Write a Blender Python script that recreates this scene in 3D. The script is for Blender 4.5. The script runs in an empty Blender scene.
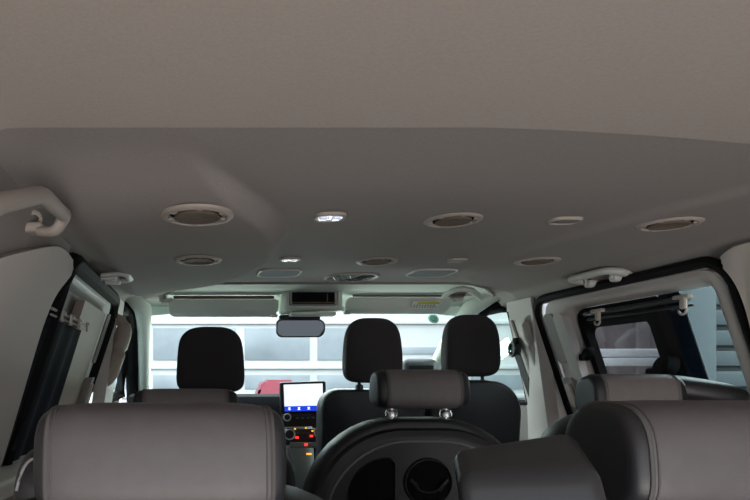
import bpy, bmesh, math, random
from mathutils import Vector, Matrix, Euler
random.seed(4)
S = bpy.context.scene
C = S.collection
R = math.radians
CAM = Vector((-0.51, 0.0, 1.05)); F = 600.0; PX, PY = 197.0, 376.0
def at(px, py, Y):                       # world point of a spot seen at (px,py) and standing Y metres ahead
    return Vector((CAM.x+(px-PX)/F*Y, Y, CAM.z+(PY-py)/F*Y))

# ------------------------------------------------------------------ materials
def mat(name, col, rough=0.6, metal=0.0, bump=0.0, bscale=200.0, var=0.0, vscale=8.0, emis=None, estr=0.0, spec=0.5, coat=0.0):
    m = bpy.data.materials.new(name); m.use_nodes = True
    nt = m.node_tree; b = nt.nodes['Principled BSDF']
    b.inputs['Base Color'].default_value = (*col, 1); b.inputs['Roughness'].default_value = rough
    b.inputs['Metallic'].default_value = metal; b.inputs['Specular IOR Level'].default_value = spec
    b.inputs['Coat Weight'].default_value = coat
    tc = nt.nodes.new('ShaderNodeTexCoord')
    if var:
        n = nt.nodes.new('ShaderNodeTexNoise'); n.inputs['Scale'].default_value = vscale; n.inputs['Detail'].default_value = 4
        nt.links.new(tc.outputs['Object'], n.inputs['Vector'])
        r = nt.nodes.new('ShaderNodeValToRGB')
        r.color_ramp.elements[0].position = .3; r.color_ramp.elements[1].position = .7
        r.color_ramp.elements[0].color = (*[c*(1-var) for c in col], 1); r.color_ramp.elements[1].color = (*[min(1, c*(1+var)) for c in col], 1)
        nt.links.new(n.outputs['Fac'], r.inputs['Fac']); nt.links.new(r.outputs['Color'], b.inputs['Base Color'])
    if bump:
        n2 = nt.nodes.new('ShaderNodeTexNoise'); n2.inputs['Scale'].default_value = bscale; n2.inputs['Detail'].default_value = 3
        nt.links.new(tc.outputs['Object'], n2.inputs['Vector'])
        bp = nt.nodes.new('ShaderNodeBump'); bp.inputs['Strength'].default_value = bump; bp.inputs['Distance'].default_value = .002
        nt.links.new(n2.outputs['Fac'], bp.inputs['Height']); nt.links.new(bp.outputs['Normal'], b.inputs['Normal'])
    if emis:
        b.inputs['Emission Color'].default_value = (*emis, 1); b.inputs['Emission Strength'].default_value = estr
    return m
def glass(name, tint, refl=0.06):
    m = bpy.data.materials.new(name); m.use_nodes = True; nt = m.node_tree
    for n in list(nt.nodes): nt.nodes.remove(n)
    o = nt.nodes.new('ShaderNodeOutputMaterial'); t = nt.nodes.new('ShaderNodeBsdfTransparent'); g = nt.nodes.new('ShaderNodeBsdfGlossy')
    mx = nt.nodes.new('ShaderNodeMixShader'); t.inputs['Color'].default_value = (*tint, 1); g.inputs['Roughness'].default_value = .02
    mx.inputs[0].default_value = refl
    nt.links.new(t.outputs[0], mx.inputs[1]); nt.links.new(g.outputs[0], mx.inputs[2]); nt.links.new(mx.outputs[0], o.inputs[0])
    return m
M = dict(
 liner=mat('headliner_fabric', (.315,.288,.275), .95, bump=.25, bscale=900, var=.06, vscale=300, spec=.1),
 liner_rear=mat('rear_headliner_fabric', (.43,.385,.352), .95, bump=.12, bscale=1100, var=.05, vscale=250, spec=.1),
 front=mat('front_headliner_fabric', (.62,.66,.60), .9, bump=.2, bscale=800, var=.04, vscale=200, spec=.1),  # paler and greener than the liner: windscreen light put into the colour
 trim=mat('warm_grey_trim_plastic', (.46,.425,.40), .65, bump=.2, bscale=900, spec=.3),
 trim_d=mat('brown_grey_trim_plastic', (.23,.205,.19), .65, bump=.2, bscale=900, spec=.3),
 trim_p=mat('pillar_trim_plastic', (.62,.55,.505), .65, bump=.2, bscale=900, spec=.3),
 trim_w=mat('warm_brown_trim_plastic', (.33,.265,.225), .65, bump=.2, bscale=900, spec=.3),
 trim_l=mat('pale_trim_plastic', (.58,.58,.55), .55, bump=.15, bscale=900, spec=.3),
 visor=mat('visor_fabric', (.76,.79,.72), .85, bump=.2, bscale=800, spec=.2),
 bezel=mat('vent_bezel_plastic', (.42,.37,.33), .7, spec=.4),
 ventmid=mat('vent_disc_plastic', (.17,.135,.11), .8, spec=.08),
 rubber=mat('black_rubber', (.010,.010,.010), .75, spec=.08),
 black=mat('black_plastic', (.016,.016,.018), .45, bump=.1, bscale=700),
 dark=mat('dark_slot', (.006,.006,.006), .8, spec=.1),
 leather=mat('black_leather', (.020,.020,.023), .42, bump=.12, bscale=900, spec=.5),
 vinyl=mat('smooth_black_vinyl', (.024,.026,.030), .33, spec=.6),
 cloth=mat('black_seat_fabric', (.050,.044,.045), .9, bump=.4, bscale=900, spec=.15),
 grey=mat('grey_leather', (.097,.088,.091), .48, bump=.12, bscale=900, var=.05, vscale=60, spec=.45),
 grey2=mat('grey_leather_shaded', (.17,.152,.152), .5, bump=.12, bscale=900, var=.05, vscale=60, spec=.45),  # lighter copy of the grey leather, offsets weak light on the middle row
 seam=mat('seam_thread', (.09,.085,.085), .7),
 pipe=mat('pale_piping', (.20,.20,.21), .5),
 chrome=mat('chrome', (.75,.75,.75), .2, metal=1),
 curtain=mat('navy_curtain_cloth', (.013,.015,.021), .9, bump=.3, bscale=600, spec=.1),
 plastic_w=mat('white_plastic', (.7,.7,.68), .4),
 lens=mat('lit_lamp_lens', (.75,.8,.95), .25, emis=(.6,.7,.95), estr=.10),
 lens2=mat('lamp_lens', (.55,.52,.5), .3),
 lens_d=mat('dim_lamp_lens', (.20,.18,.17), .35),
 led=mat('white_led', (.9,.92,1), .3, emis=(.8,.9,1), estr=.40),
 grille=mat('lamp_panel_plastic', (.26,.27,.29), .95, spec=.05),
 mirrorg=mat('mirror_glass', (.10,.105,.11), .06, metal=1),
 dash=mat('dashboard_plastic', (.007,.007,.008), .9, spec=.1, bump=.2, bscale=600),
 dash_g=mat('grey_console_plastic', (.22,.245,.235), .5),
 scr=mat('map_screen', (.8,.82,.85), .3, emis=(.86,.92,1), estr=1.05),
 scrb=mat('blue_screen_bar', (.02,.05,.5), .3, emis=(.015,.06,.75), estr=.9),
 scrw=mat('screen_white', (.9,.9,.9), .3, emis=(1,1,1), estr=1.2),
 scrl=mat('screen_map_line', (.6,.65,.7), .3, emis=(.72,.78,.86), estr=.9),
 red=mat('red_button_light', (.8,.05,.03), .4, emis=(1,.04,.03), estr=1.5),
 amber=mat('amber_button_light', (.9,.45,.05), .4, emis=(1,.42,.03), estr=1.6),
 belt=mat('black_belt_webbing', (.014,.014,.016), .7, bump=.4, bscale=1200),
 sticker=mat('white_sticker', (.93,.93,.88), .5),
 yellow=mat('yellow_print', (.75,.65,.08), .5),
 ink=mat('sticker_ink', (.30,.30,.29), .6),
 green=mat('green_sticker', (.10,.45,.32), .5),
 white=mat('white_door_paint', (.42,.43,.43), .5, var=.03, vscale=3),
 pane=mat('garage_pane', (.19,.215,.235), .35, var=.3, vscale=1.6),
 redcar=mat('red_shape', (.24,.045,.065), .4),
 siding=mat('pale_blue_siding', (.030,.040,.048), .6, var=.06, vscale=5),
 gap=mat('siding_gap', (.006,.008,.01), .8),
 brownwall=mat('taupe_render', (.12,.10,.10), .9, var=.15, vscale=6),
 asphalt=mat('grey_yard_paving', (.16,.16,.16), .9, var=.15, vscale=4),
 carpet=mat('dark_carpet', (.03,.03,.032), .98, bump=.5, bscale=900, spec=.05),
 body=mat('body_metal', (.35,.36,.37), .5),
 glassw=glass('windscreen_glass', (.86,.95,.92), .04), glasst=glass('tinted_glass', (.66,.68,.69), .06), glassd=glass('dark_tinted_glass', (.10,.125,.15), .05),
)

# ------------------------------------------------------------------ object helpers
def obj(name, bm, m, parent=None, smooth=True, angle=40):
    bmesh.ops.recalc_face_normals(bm, faces=bm.faces)
    me = bpy.data.meshes.new(name); bm.to_mesh(me); bm.free()
    for x in (m if isinstance(m, (list, tuple)) else [m]): me.materials.append(M[x] if isinstance(x, str) else x)
    if smooth:
        me.polygons.foreach_set('use_smooth', [True]*len(me.polygons))
        me.set_sharp_from_angle(angle=R(angle))
    o = bpy.data.objects.new(name, me); C.objects.link(o)
    if parent is not None:
        o.parent = parent
    return o
def tag(o, label, cat, group=None):
    o['label'] = label; o['category'] = cat
    if group: o['group'] = group
    return o
def thing(name, label, cat, loc=(0,0,0), rot=(0,0,0), group=None):
    o = bpy.data.objects.new(name, None); C.objects.link(o); o.location = loc; o.rotation_euler = rot; o.empty_display_size = .05
    return tag(o, label, cat, group)
def struct(name, bm, m, parent=None, **k):
    o = obj(name, bm, m, parent, **k)
    if parent is None: o['kind'] = 'structure'
    return o
def sempty(name, loc=(0,0,0)):
    o = bpy.data.objects.new(name, None); C.objects.link(o); o.location = loc; o['kind'] = 'structure'; return o
def dup(root, loc, rot=None, label=None, group=None):
    r = root.copy(); C.objects.link(r); r.location = loc
    if rot is not None: r.rotation_euler = rot
    if label: r['label'] = label
    if group: r['group'] = group
    for ch in list(root.children):
        c = ch.copy(); C.objects.link(c); c.parent = r
        for g in ch.children:
            d = g.copy(); C.objects.link(d); d.parent = c
    return r
# ------------------------------------------------------------------ mesh helpers
def NB(): return bmesh.new()
def merge(bm, other, mtx=None):
    me = bpy.data.meshes.new('tmp'); other.to_mesh(me); other.free()
    if mtx is not None: me.transform(mtx)
    bm.from_mesh(me); bpy.data.meshes.remove(me)
def box(bm, c, s, r=0.0, seg=3, rot=None):
    b = bmesh.new(); bmesh.ops.create_cube(b, size=1)
    for v in b.verts: v.co = Vector((v.co.x*s[0], v.co.y*s[1], v.co.z*s[2]))
    if r > 0: bmesh.ops.bevel(b, geom=b.edges[:], offset=min(r, min(s)*.49), segments=seg, profile=.5, affect='EDGES')
    mt = Matrix.Translation(Vector(c)) @ (Euler(rot).to_matrix().to_4x4() if rot else Matrix())
    merge(bm, b, mt); return bm
def tube(bm, pts, r, n=10, closed=False, flat=None, up=None):
    pts = [Vector(p) for p in pts]; N = len(pts); rings = []
    up0 = Vector((0,0,1))
    for i, p in enumerate(pts):
        a = pts[(i-1) % N] if (closed or i > 0) else p; b = pts[(i+1) % N] if (closed or i < N-1) else p
        t = (b-a).normalized(); u = Vector(up) if up else up0 if abs(t.dot(up0)) < .95 else Vector((0,1,0))
        sx = t.cross(u).normalized(); sy = sx.cross(t).normalized()
        rr = r[i] if isinstance(r, (list, tuple)) else r
        fx, fy = flat or (1, 1)
        rings.append([bm.verts.new(p+sx*math.cos(2*math.pi*k/n)*rr*fx+sy*math.sin(2*math.pi*k/n)*rr*fy) for k in range(n)])
    for i in range(N if closed else N-1):
        A, B = rings[i], rings[(i+1) % N]
        for k in range(n): bm.faces.new((A[k], A[(k+1) % n], B[(k+1) % n], B[k]))
    if not closed: bm.faces.new(rings[0]); bm.faces.new(rings[-1][::-1])
    return bm
def lathe(bm, prof, n=32, mtx=None):       # profile of (radius, height) turned about z
    b = bmesh.new(); rings = []
    for r, h in prof:
        rings.append([b.verts.new((r*math.cos(2*math.pi*k/n), r*math.sin(2*math.pi*k/n), h)) for k in range(n)] if r > 1e-6 else [b.verts.new((0,0,h))])
    for A, B in zip(rings, rings[1:]):
        for k in range(n):
            q = (k+1) % n
            if len(A) == 1 and len(B) == 1: continue
            if len(A) == 1: b.faces.new((A[0], B[k], B[q]))
            elif len(B) == 1: b.faces.new((A[k], A[q], B[0]))
            else: b.faces.new((A[k], A[q], B[q], B[k]))
    merge(bm, b, mtx); return bm
def grid(bm, fn, nu, nv, closed_u=False):
    V = [[bm.verts.new(fn(i/nu, j/nv)) for j in range(nv+1)] for i in range(nu if closed_u else nu+1)]
    for i in range(nu):
        a, b = V[i], V[(i+1) % len(V)]
        for j in range(nv): bm.faces.new((a[j], b[j], b[j+1], a[j+1]))
    return V
def prism(bm, poly, fn0, fn1):             # polygon of 2-D points mapped by two functions to the two end faces
    A = [bm.verts.new(fn0(*p)) for p in poly]; B = [bm.verts.new(fn1(*p)) for p in poly]
    bm.faces.new(A); bm.faces.new(B[::-1])
    for i in range(len(poly)):
        j = (i+1) % len(poly); bm.faces.new((A[i], A[j], B[j], B[i]))
    return bm
def rrect(a0, a1, b0, b1, r, nc=8, ns=12):
    rs = r if isinstance(r, (tuple, list)) else (r,)*4
    cs = [(a1-rs[0], b1-rs[0], 0, rs[0]), (a0+rs[1], b1-rs[1], 90, rs[1]), (a0+rs[2], b0+rs[2], 180, rs[2]), (a1-rs[3], b0+rs[3], 270, rs[3])]
    corners = [[(cx+q*math.cos(R(an+90*k/nc)), cy+q*math.sin(R(an+90*k/nc))) for k in range(nc+1)] for cx, cy, an, q in cs]
    out = []
    for i in range(4):
        out += corners[i]; p, q = corners[i][-1], corners[(i+1) % 4][0]
        out += [(p[0]+(q[0]-p[0])*k/ns, p[1]+(q[1]-p[1])*k/ns) for k in range(1, ns)]
    return out
def smooth01(t): t = max(0, min(1, t)); return t*t*(3-2*t)
def lerp(a, b, t): return a+(b-a)*t
def curve(pts, x):                          # smooth interpolation without steps
    if x <= pts[0][0]: return pts[0][1]
    if x >= pts[-1][0]: return pts[-1][1]
    for i in range(len(pts)-1):
        (x0, y0), (x1, y1) = pts[i], pts[i+1]
        if x <= x1:
            m0 = (y1-pts[i-1][1])/(x1-pts[i-1][0]) if i else (y1-y0)/(x1-x0)
            m1 = (pts[i+2][1]-y0)/(pts[i+2][0]-x0) if i+2 < len(pts) else (y1-y0)/(x1-x0)
            h = x1-x0; t = (x-x0)/h
            return (2*t**3-3*t*t+1)*y0+(t**3-2*t*t+t)*h*m0+(-2*t**3+3*t*t)*y1+(t**3-t*t)*h*m1
def interp(pts, x):
    if x <= pts[0][0]: return pts[0][1]
    for (x0, y0), (x1, y1) in zip(pts, pts[1:]):
        if x <= x1: return lerp(y0, y1, smooth01((x-x0)/(x1-x0)))
    return pts[-1][1]

# ------------------------------------------------------------------ the van shell
def wx(z):                                  # half-width of the inside at height z
    return .84+.33*(1.35-max(z, .80))
LB = [(.80,-.56), (.986,-.505), (1.145,-.428), (1.323,-.345), (1.51,-.305), (1.8,-.318), (2.1,-.43), (2.3,-.63), (2.6,-.9)]
RB = [(.86,.60), (1.115,.518), (1.348,.45), (1.76,.39), (2.1,.42), (2.3,.55), (2.6,.9)]
def cz(x, y):
    z = 1.405
    b = curve(LB, y); z -= .038*smooth01((b+.019-x)/.038)*smooth01((y-.90)/.35)*smooth01((.85+x)/.12)
    b = curve(RB, y); z -= .010*smooth01((x-b+.02)/.05)*smooth01((y-.84)/.25)
    s = max(0, (abs(x)-.765)/.095); z -= .050*s*s
    return z
INL = [(2.285, .40), (2.295, .49), (2.33, .55), (2.50, .61), (2.60, .645), (2.78, .66)]   # half-widths of the inset that seats the front panel, coloured paler for windscreen light
INR = [(2.285, .44), (2.295, .54), (2.34, .60), (2.44, .67), (2.63, .785), (2.78, .82)]
def inside_front(x, y):
    if y < 2.285: return False
    return (x > -curve(INL, y)) if x < 0 else (x < curve(INR, y))
bm = NB(); nx, ny = 170, 190; vs = {}
X0, X1, Y0, Y1 = -.868, .868, .86, 2.76
def ybow(x): return .846+min(.11, .20*max(0, (x+.12))**1.5)
for i in range(nx+1):
    for j in range(ny+1):
        x = X0+(X1-X0)*i/nx; y0 = ybow(x); y = y0+(Y1-y0)*j/ny
        vs[i, j] = bm.verts.new((x, y, cz(x, y)))
for i in range(nx):
    for j in range(ny):
        q = [vs[i, j], vs[i+1, j], vs[i+1, j+1], vs[i, j+1]]
        cx = sum(v.co.x for v in q)/4; cy = sum(v.co.y for v in q)/4
        if not inside_front(cx, cy): bm.faces.new(q)
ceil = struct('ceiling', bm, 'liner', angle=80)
bm = NB()
def rearfn(u, v):
    x = -.9+1.8*u; ye = ybow(x)+.004; y = ye-1.5*v
    s = max(0, (abs(x)-.765)/.095)
    return (x, y, 1.402-.050*s*s+.05*v**1.2)
grid(bm, rearfn, 60, 40)
def rearlip(u, v):
    x = -.9+1.8*u; ye = ybow(x)+.004; s = max(0, (abs(x)-.765)/.095)
    return (x, ye+.002*math.sin(v*3), 1.402-.050*s*s+.03*v)
grid(bm, rearlip, 60, 2)
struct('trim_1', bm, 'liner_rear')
# seam round the inset, front panel
arch = [(-curve(INL, y), y) for y in [2.76-.475*k/40 for k in range(41)]]+[(curve(INR, y), y) for y in [2.285+.475*k/40 for k in range(41)]]
pts = []
for (xa, ya), (xb, yb) in zip(arch, arch[1:]):
    n = max(1, int(math.hypot(xb-xa, yb-ya)/.03)); pts += [(lerp(xa, xb, k/n), lerp(ya, yb, k/n)) for k in range(n)]
bm = NB(); tube(bm, [(x, y, cz(x, y)+.002) for x, y in pts], .0085, 8)
struct('trim_2', bm, 'liner', ceil)
bm = NB()
def frontfn(u, v):
    x = -.84+1.68*u; y = 2.24+.66*v
    return (x, y, cz(x, min(y, 2.7))+.010+.03*smooth01((b_(x)-y)/.03)-.030*smooth01((y-2.74)/.16))
def b_(x): return 2.27
grid(bm, frontfn, 60, 40)
struct('trim_2', bm, 'front')

DOOR = dict(a0=1.525, a1=2.40, b0=.22, b1=1.352)
def side(sgn, off=0.0):                     # maps (y,z) to a point on the tilted side, off = towards the inside
    return lambda y, z, o=0.0: Vector((sgn*(wx(z)-off-o), y, z))
def ring_loft(bm, ringA, ringB, fn, offs, steps):
    L = []
    for k in range(steps+1):
        t = k/steps
        L.append([bm.verts.new(fn(lerp(a[0], b[0], t), lerp(a[1], b[1], t), interp(offs, t))) for a, b in zip(ringA, ringB)])
    n = len(ringA)
    for A, B in zip(L, L[1:]):
        for i in range(n): bm.faces.new((A[i], A[(i+1) % n], B[(i+1) % n], B[i]))
for sgn, nm in ((-1, 'left'), (1, 'right')):
    bm = NB(); o = rrect(-.6, 2.50, 0, 1.362, .002); i = rrect(DOOR['a0'], DOOR['a1'], DOOR['b0'], DOOR['b1'], .075)
    ring_loft(bm, o, i, side(sgn), [(0, 0), (1, 0)], 8)
    struct('wall_'+nm, bm, 'trim_d')

def van_door(name, sgn):
    root = sempty(name)
    f = side(sgn)
    # rubber seal
    seal = rrect(DOOR['a0'], DOOR['a1'], DOOR['b0'], DOOR['b1'], .075)
    bm = NB(); tube(bm, [f(y, z, .004) for y, z in seal], .0155 if sgn > 0 else .026, 8, closed=True); struct('weatherstrip', bm, 'rubber', root)
    a = rrect(DOOR['a0']+.012, DOOR['a1']-.02, DOOR['b0']+.02, DOOR['b1']-.014, .07)
    WIN = (1.56, 2.165, .86, 1.296)
    b = rrect(1.605, 2.215, .86, 1.298, (.045, .03, .03, .05))
    bm = NB(); ring_loft(bm, a, b, f, [(0, -.02), (.12, .004), (.55, .008), (.80, .0), (1, -.05)], 14)
    struct('door_trim', bm, 'trim' if sgn > 0 else 'trim_l', root)  # left side gets paler plastic, outside light put into its colour
    return root, f
d1, fR = van_door('door_1', 1); d2, fL = van_door('door_2', -1)
def sheet(bm, poly, f, o, th=.004):
    prism(bm, poly, lambda y, z: f(y, z, o), lambda y, z: f(y, z, o-th)); return bm
# right sliding door: black sub-frame with its pane, dark tinted pane and clear pane
fa = rrect(1.825, 2.235, .86, 1.297, .03); fb = rrect(1.90, 2.185, .985, 1.225, .035)
bm = NB(); ring_loft(bm, fa, fb, fR, [(0, -.045), (.3, -.025), (.8, -.025), (1, -.05)], 6); struct('window_frame', bm, 'rubber', d1)
bm = NB(); sheet(bm, rrect(1.87, 2.20, .97, 1.24, .03), fR, -.045); struct('window_pane', bm, 'glasst', d1)
bm = NB(); sheet(bm, rrect(1.765, 1.845, .86, 1.30, .006), fR, -.05); struct('window_pane', bm, 'glassd', d1)
bm = NB(); sheet(bm, rrect(1.58, 1.765, .86, 1.31, .004), fR, -.054, .003); struct('window_pane', bm, 'glassw', d1)
bm = NB(); tube(bm, [fR(1.70, 1.272, -.02), fR(2.16, 1.272, -.02)], .008, 8); tube(bm, [fR(1.70, 1.252, -.025), fR(2.16, 1.252, -.025)], .004, 8); struct('window_rail', bm, 'black', d1)
for y, z, s in ((1.845, 1.075, 1.0), (2.19, 1.13, .62)):
    bm = NB(); c = fR(y, z, -.01)
    lathe(bm, [(0, .03*s), (.03*s, .028*s), (.04*s, .015*s), (.042*s, 0), (0, 0)], 20, Matrix.Translation(c) @ Matrix.Rotation(R(-90), 4, 'Y') @ Matrix.Rotation(R(18), 4, 'Y'))
    box(bm, c+Vector((-.012*s, .03*s, -.018*s)), (.03*s, .075*s, .04*s), .01*s)
    struct('latch', bm, 'dark', d1)
for y in (1.70, 2.06):
    bm = NB(); c = fR(y, 1.274, .0); box(bm, c, (.018, .055, .012), .004); box(bm, c+Vector((-.004, -.008, -.018)), (.012, .02, .034), .005)
    tube(bm, [c+Vector((-.006, -.008+.014*math.cos(q), -.036+.014*math.sin(q))) for q in [math.pi+math.pi*k/8 for k in range(9)]], .0035, 6)
    struct('hook', bm, 'bezel', d1)
# pads on the front post of both sliding doors
for root, f, sgn in ((d1, fR, 1), (d2, fL, -1)):
    bm = NB(); sheet(bm, rrect(2.225, 2.285, .82, 1.285, .025) if sgn > 0 else [(1.86, .83), (2.29, .83), (2.30, 1.25), (2.28, 1.285), (1.86, 1.285)], f, .022 if sgn > 0 else .006, .03); struct('post_pad', bm, 'trim' if sgn > 0 else 'trim_w', root)
    bm = NB(); sheet(bm, rrect(2.295, 2.355, 1.10, 1.29, .02), f, .014, .01); struct('recess_panel', bm, 'trim_d', root)
    bm = NB(); sheet(bm, rrect(2.275, 2.335, .90, 1.045, .012), f, .034, .03)
    struct('door_latch', bm, 'trim_d', root)
    bm = NB(); sheet(bm, rrect(2.29, 2.318, .93, 1.02, .008), f, .042, .01); struct('door_handle', bm, 'bezel', root)
bm = NB(); sheet(bm, rrect(1.64, 2.22, 1.205, 1.305, .02), fL, -.03); struct('upper_panel', bm, 'trim_d', d2)
bm = NB(); sheet(bm, rrect(1.63, 2.23, .84, 1.31, .03), fL, -.052); struct('window_pane', bm, 'glassd', d2)

# rear pillar covers (C-pillars), standing a little proud of the side
def on_side(px, py, sgn, off):               # where the line of sight through a spot meets the tilted side
    Y = 1.4
    for _ in range(60):
        z = CAM.z+(PY-py)/F*Y; Y = .5*Y+.5*(sgn*(wx(z)-off)-CAM.x)*F/(px-PX)
    return (Y, CAM.z+(PY-py)/F*Y)
def pillar_cover(sgn, name, px):
    for _ in range(2):
        px = [px[0]]+[q for a, b in zip(px, px[1:]) for q in ((.75*a[0]+.25*b[0], .75*a[1]+.25*b[1]), (.25*a[0]+.75*b[0], .25*a[1]+.75*b[1]))]+[px[-1]]
    f = side(sgn); poly = [on_side(a, b, sgn, .03) for a, b in px]
    poly = [(-.55, .805), (-.55, poly[0][1]-.12)]+poly+[(poly[-1][0]-.005, .805)]
    bm = NB(); sheet(bm, poly, f, .03, .09)
    ed = [e for e in bm.edges if all(abs(abs(v.co.x)-(wx(v.co.z)-.03)) < .004 for v in e.verts)]
    bmesh.ops.bevel(bm, geom=ed, offset=.014, segments=4, profile=.5, affect='EDGES')
    return struct(name, bm, 'trim_p', angle=70)
pillar_cover(-1, 'trim_3', [(-60, 282), (0, 258), (30, 250.5), (52, 246), (62, 247), (71, 256), (77, 267), (68, 280), (58, 292), (50, 308), (42, 330), (33, 360), (22, 398), (10, 438), (0, 470)])
pillar_cover(1, 'trim_4', [(760, 240), (735, 246), (722, 254), (716, 263), (727, 272), (737, 287), (745, 308), (752, 335), (757, 365), (765, 400)])
for sgn, nm in ((-1, 'trim_12'), (1, 'trim_13')):   # headliner turned down over the side above the pillar covers
    bm = NB(); sheet(bm, [(-.55, 1.0), (1.50, 1.2), (1.50, 1.375), (-.55, 1.41)], side(sgn), .006, .03); struct(nm, bm, 'liner')
# side rail of the window sill seen at the lower left
bm = NB(); box(bm, (-.97, 1.55, .80), (.11, 1.1, .05), .012); box(bm, (-.985, 1.55, .735), (.10, 1.1, .05), .012); box(bm, (-.995, 1.55, .68), (.07, 1.1, .05), .012); struct('trim_5', bm, 'trim_l')

# B-pillars, front doors, A-pillars
for sgn, nb, na, nd in ((-1, 'trim_6', 'trim_8', 'door_3'), (1, 'trim_7', 'trim_9', 'door_4')):
    f = side(sgn)
    bm = NB()
    sheet(bm, [(2.40,.0), (2.71,.0), (2.70,.9), (2.645,1.15), (2.60,1.335), (2.585,1.365), (2.40,1.365)], f, .012, .05)
    struct(nb, bm, 'trim')
    root = sempty(nd)
    bm = NB(); sheet(bm, [(2.66,.1), (3.75,.1), (3.75,.93), (2.66,.93)], f, .0, .06); struct('door_panel', bm, 'trim_d', root)
    bm = NB(); tube(bm, [f(2.685,.93), f(2.64,1.15), f(2.60,1.33), f(2.66,1.345), f(2.86,1.345), f(3.02,1.27), f(3.30,1.10), f(3.62,.94), f(3.2,.93)], .014 if sgn > 0 else [.02,.02,.02,.02,.02,.034,.036,.036,.03], 8, closed=True); struct('window_seal', bm, 'rubber', root)
    bm = NB(); sheet(bm, [(2.66,.92), (2.60,1.34), (2.88,1.345), (3.05,1.26), (3.62,.94)], f, -.03); struct('window_pane', bm, 'glassw', root)
    bm = NB()
    P = [Vector((sgn*.83, 2.60, 1.43)), Vector((sgn*.79, 2.70, 1.395)), Vector((sgn*.765, 2.78, 1.368)), Vector((sgn*.775, 3.0, 1.28)), Vector((sgn*.80, 3.3, 1.10)), Vector((sgn*.83, 3.65, .90))]
    tube(bm, P, [.03, .04, .045, .036, .034, .04], 14, flat=(1.0, .8)); struct(na, bm, 'front')
    bm = NB(); tube(bm, [p+Vector((sgn*(.05+.02*k/4), .03, -.01)) for k, p in enumerate(P)], .036, 10); struct('pillar_seal', bm, 'rubber', root)
# header above the windscreen, roof skin above everything, cowl, floor, ground
bm = NB(); grid(bm, lambda u, v: (-.9+1.8*u, 2.895+.03*v, 1.50-.135*v-.05*abs(2*u-1)**4), 30, 3); struct('trim_10', bm, 'front')
bm = NB()
grid(bm, lambda u, v: (-.90+1.8*u, -.65+3.52*v, 1.47+.03*(1-(2*u-1)**2)-.10*abs(2*u-1)**8), 20, 20); struct('roof', bm, 'body')
bm = NB(); box(bm, (0, 1.5, -.025), (2.1, 4.4, .05)); struct('floor', bm, 'carpet')
bm = NB(); grid(bm, lambda u, v: (-30+60*u, -25+60*v, -.45), 4, 4); struct('ground', bm, 'asphalt')
bm = NB(); box(bm, (0, -5.0, 1.55), (16, .2, 4.0)); struct('wall_back', bm, 'body')  # unseen wall added to block low sky light from behind
bm = NB(); grid(bm, lambda u, v: (-.88+1.76*u, -.66-1.15*v, 1.50+.28*v-.10*v*v), 8, 10); tg = struct('door_5', bm, 'trim'); tg.modifiers.new('thick', 'SOLIDIFY').thickness = .04  # unseen raised tailgate, added to keep sky light off the headrests
# windscreen
bm = NB()
def ws(u, v):
    a = 2*u-1; hw = lerp(.74, .88, v)
    return Vector((a*hw, lerp(2.86, 3.70, v)-.10*a*a*(0.4+v*.6), lerp(1.385, .90, v)))
grid(bm, ws, 24, 12); struct('window_1', bm, 'glassw')

# ------------------------------------------------------------------ ceiling fittings
def ceil_frame(px, py, drop=0.0):           # stand on the headliner where the photo shows the fitting
    Y = 1.3
    for _ in range(40):
        x = CAM.x+(px-PX)/F*Y; Y = .5*Y+.5*F*(cz(x, Y)-CAM.z)/(PY-py)
    x = CAM.x+(px-PX)/F*Y
    return Vector((x, Y, cz(x, Y)-drop))
VG = 'round air vents in the headliner'
v0 = thing('ceiling_vent', 'large round vent in the left roof duct, left one of the nearer row of three', 'vent', ceil_frame(197, 216), group=VG)
bm = NB(); lathe(bm, [(.073, .004), (.073, -.001), (.069, -.004), (.060, -.0045), (.057, .001)], 40); obj('bezel', bm, 'bezel', v0)
bm = NB(); lathe(bm, [(.059, 0.0012), (.050, -.0005), (0, -.0005)], 32); obj('slot', bm, 'dark', v0)
bm = NB(); lathe(bm, [(.045, .001), (.0455, -.0045), (.043, -.006), (.039, -.0045), (0, -.003)], 32)
for k in range(-2, 3): box(bm, (0, k*.013, -.003), (.07, .002, .002))
obj('disc', bm, 'ventmid', v0)
for a in (20, 95, 160, 215, 275, 335):
    bm = NB(); box(bm, (.055*math.cos(R(a)), .055*math.sin(R(a)), -.002), (.010, .012, .004), .001, rot=(0, 0, R(a))); obj('clip', bm, 'bezel', v0)
for px, py, lab in ((453, 220, 'round pale-rimmed vent in the roof centre, middle of the nearer row of three'),
                    (669, 224, 'round tan-rimmed vent above the right sliding door, rightmost of the nearer row'),
                    (198, 260, 'dark round vent in the left roof duct, left one of the farther row of three'),
                    (377, 261, 'dark round vent behind the centre grille, middle of the farther row of three'),
                    (537, 261, 'dim round vent left of the right grab handle, rightmost of the farther row')):
    c = ceil_frame(px, py); d_ = dup(v0, c, None, lab, VG); d_.scale = (.86, .86, 1) if px > 200 else (.9, .9, 1)
def lamp(px, py, w, d, lab, lens, grp='small reading lamps in the headliner', rotz=0):
    t = thing('reading_lamp', lab, 'lamp', ceil_frame(px, py), (0, 0, rotz), group=grp)
    bm = NB(); ring = rrect(-w, w, -d, d, d*.8, 6, 3); ring2 = rrect(-w*.78, w*.78, -d*.68, d*.68, d*.5, 6, 3)
    ring_loft(bm, ring, ring2, lambda a, b, o=0: Vector((a, b, o)), [(0, .002), (.3, -.006), (.8, -.007), (1, -.003)], 6); obj('bezel', bm, 'bezel', t)
    bm = NB(); prism(bm, ring2, lambda a, b: Vector((a, b, -.005)), lambda a, b: Vector((a, b, .001))); obj('lens', bm, lens, t)
    if lens == 'lens':
        for k in (-1, 1):
            bm = NB(); box(bm, (k*w*.4, 0, -.006), (w*.45, d*.7, .004), .001); obj('led', bm, 'led', t)
    return t
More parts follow.
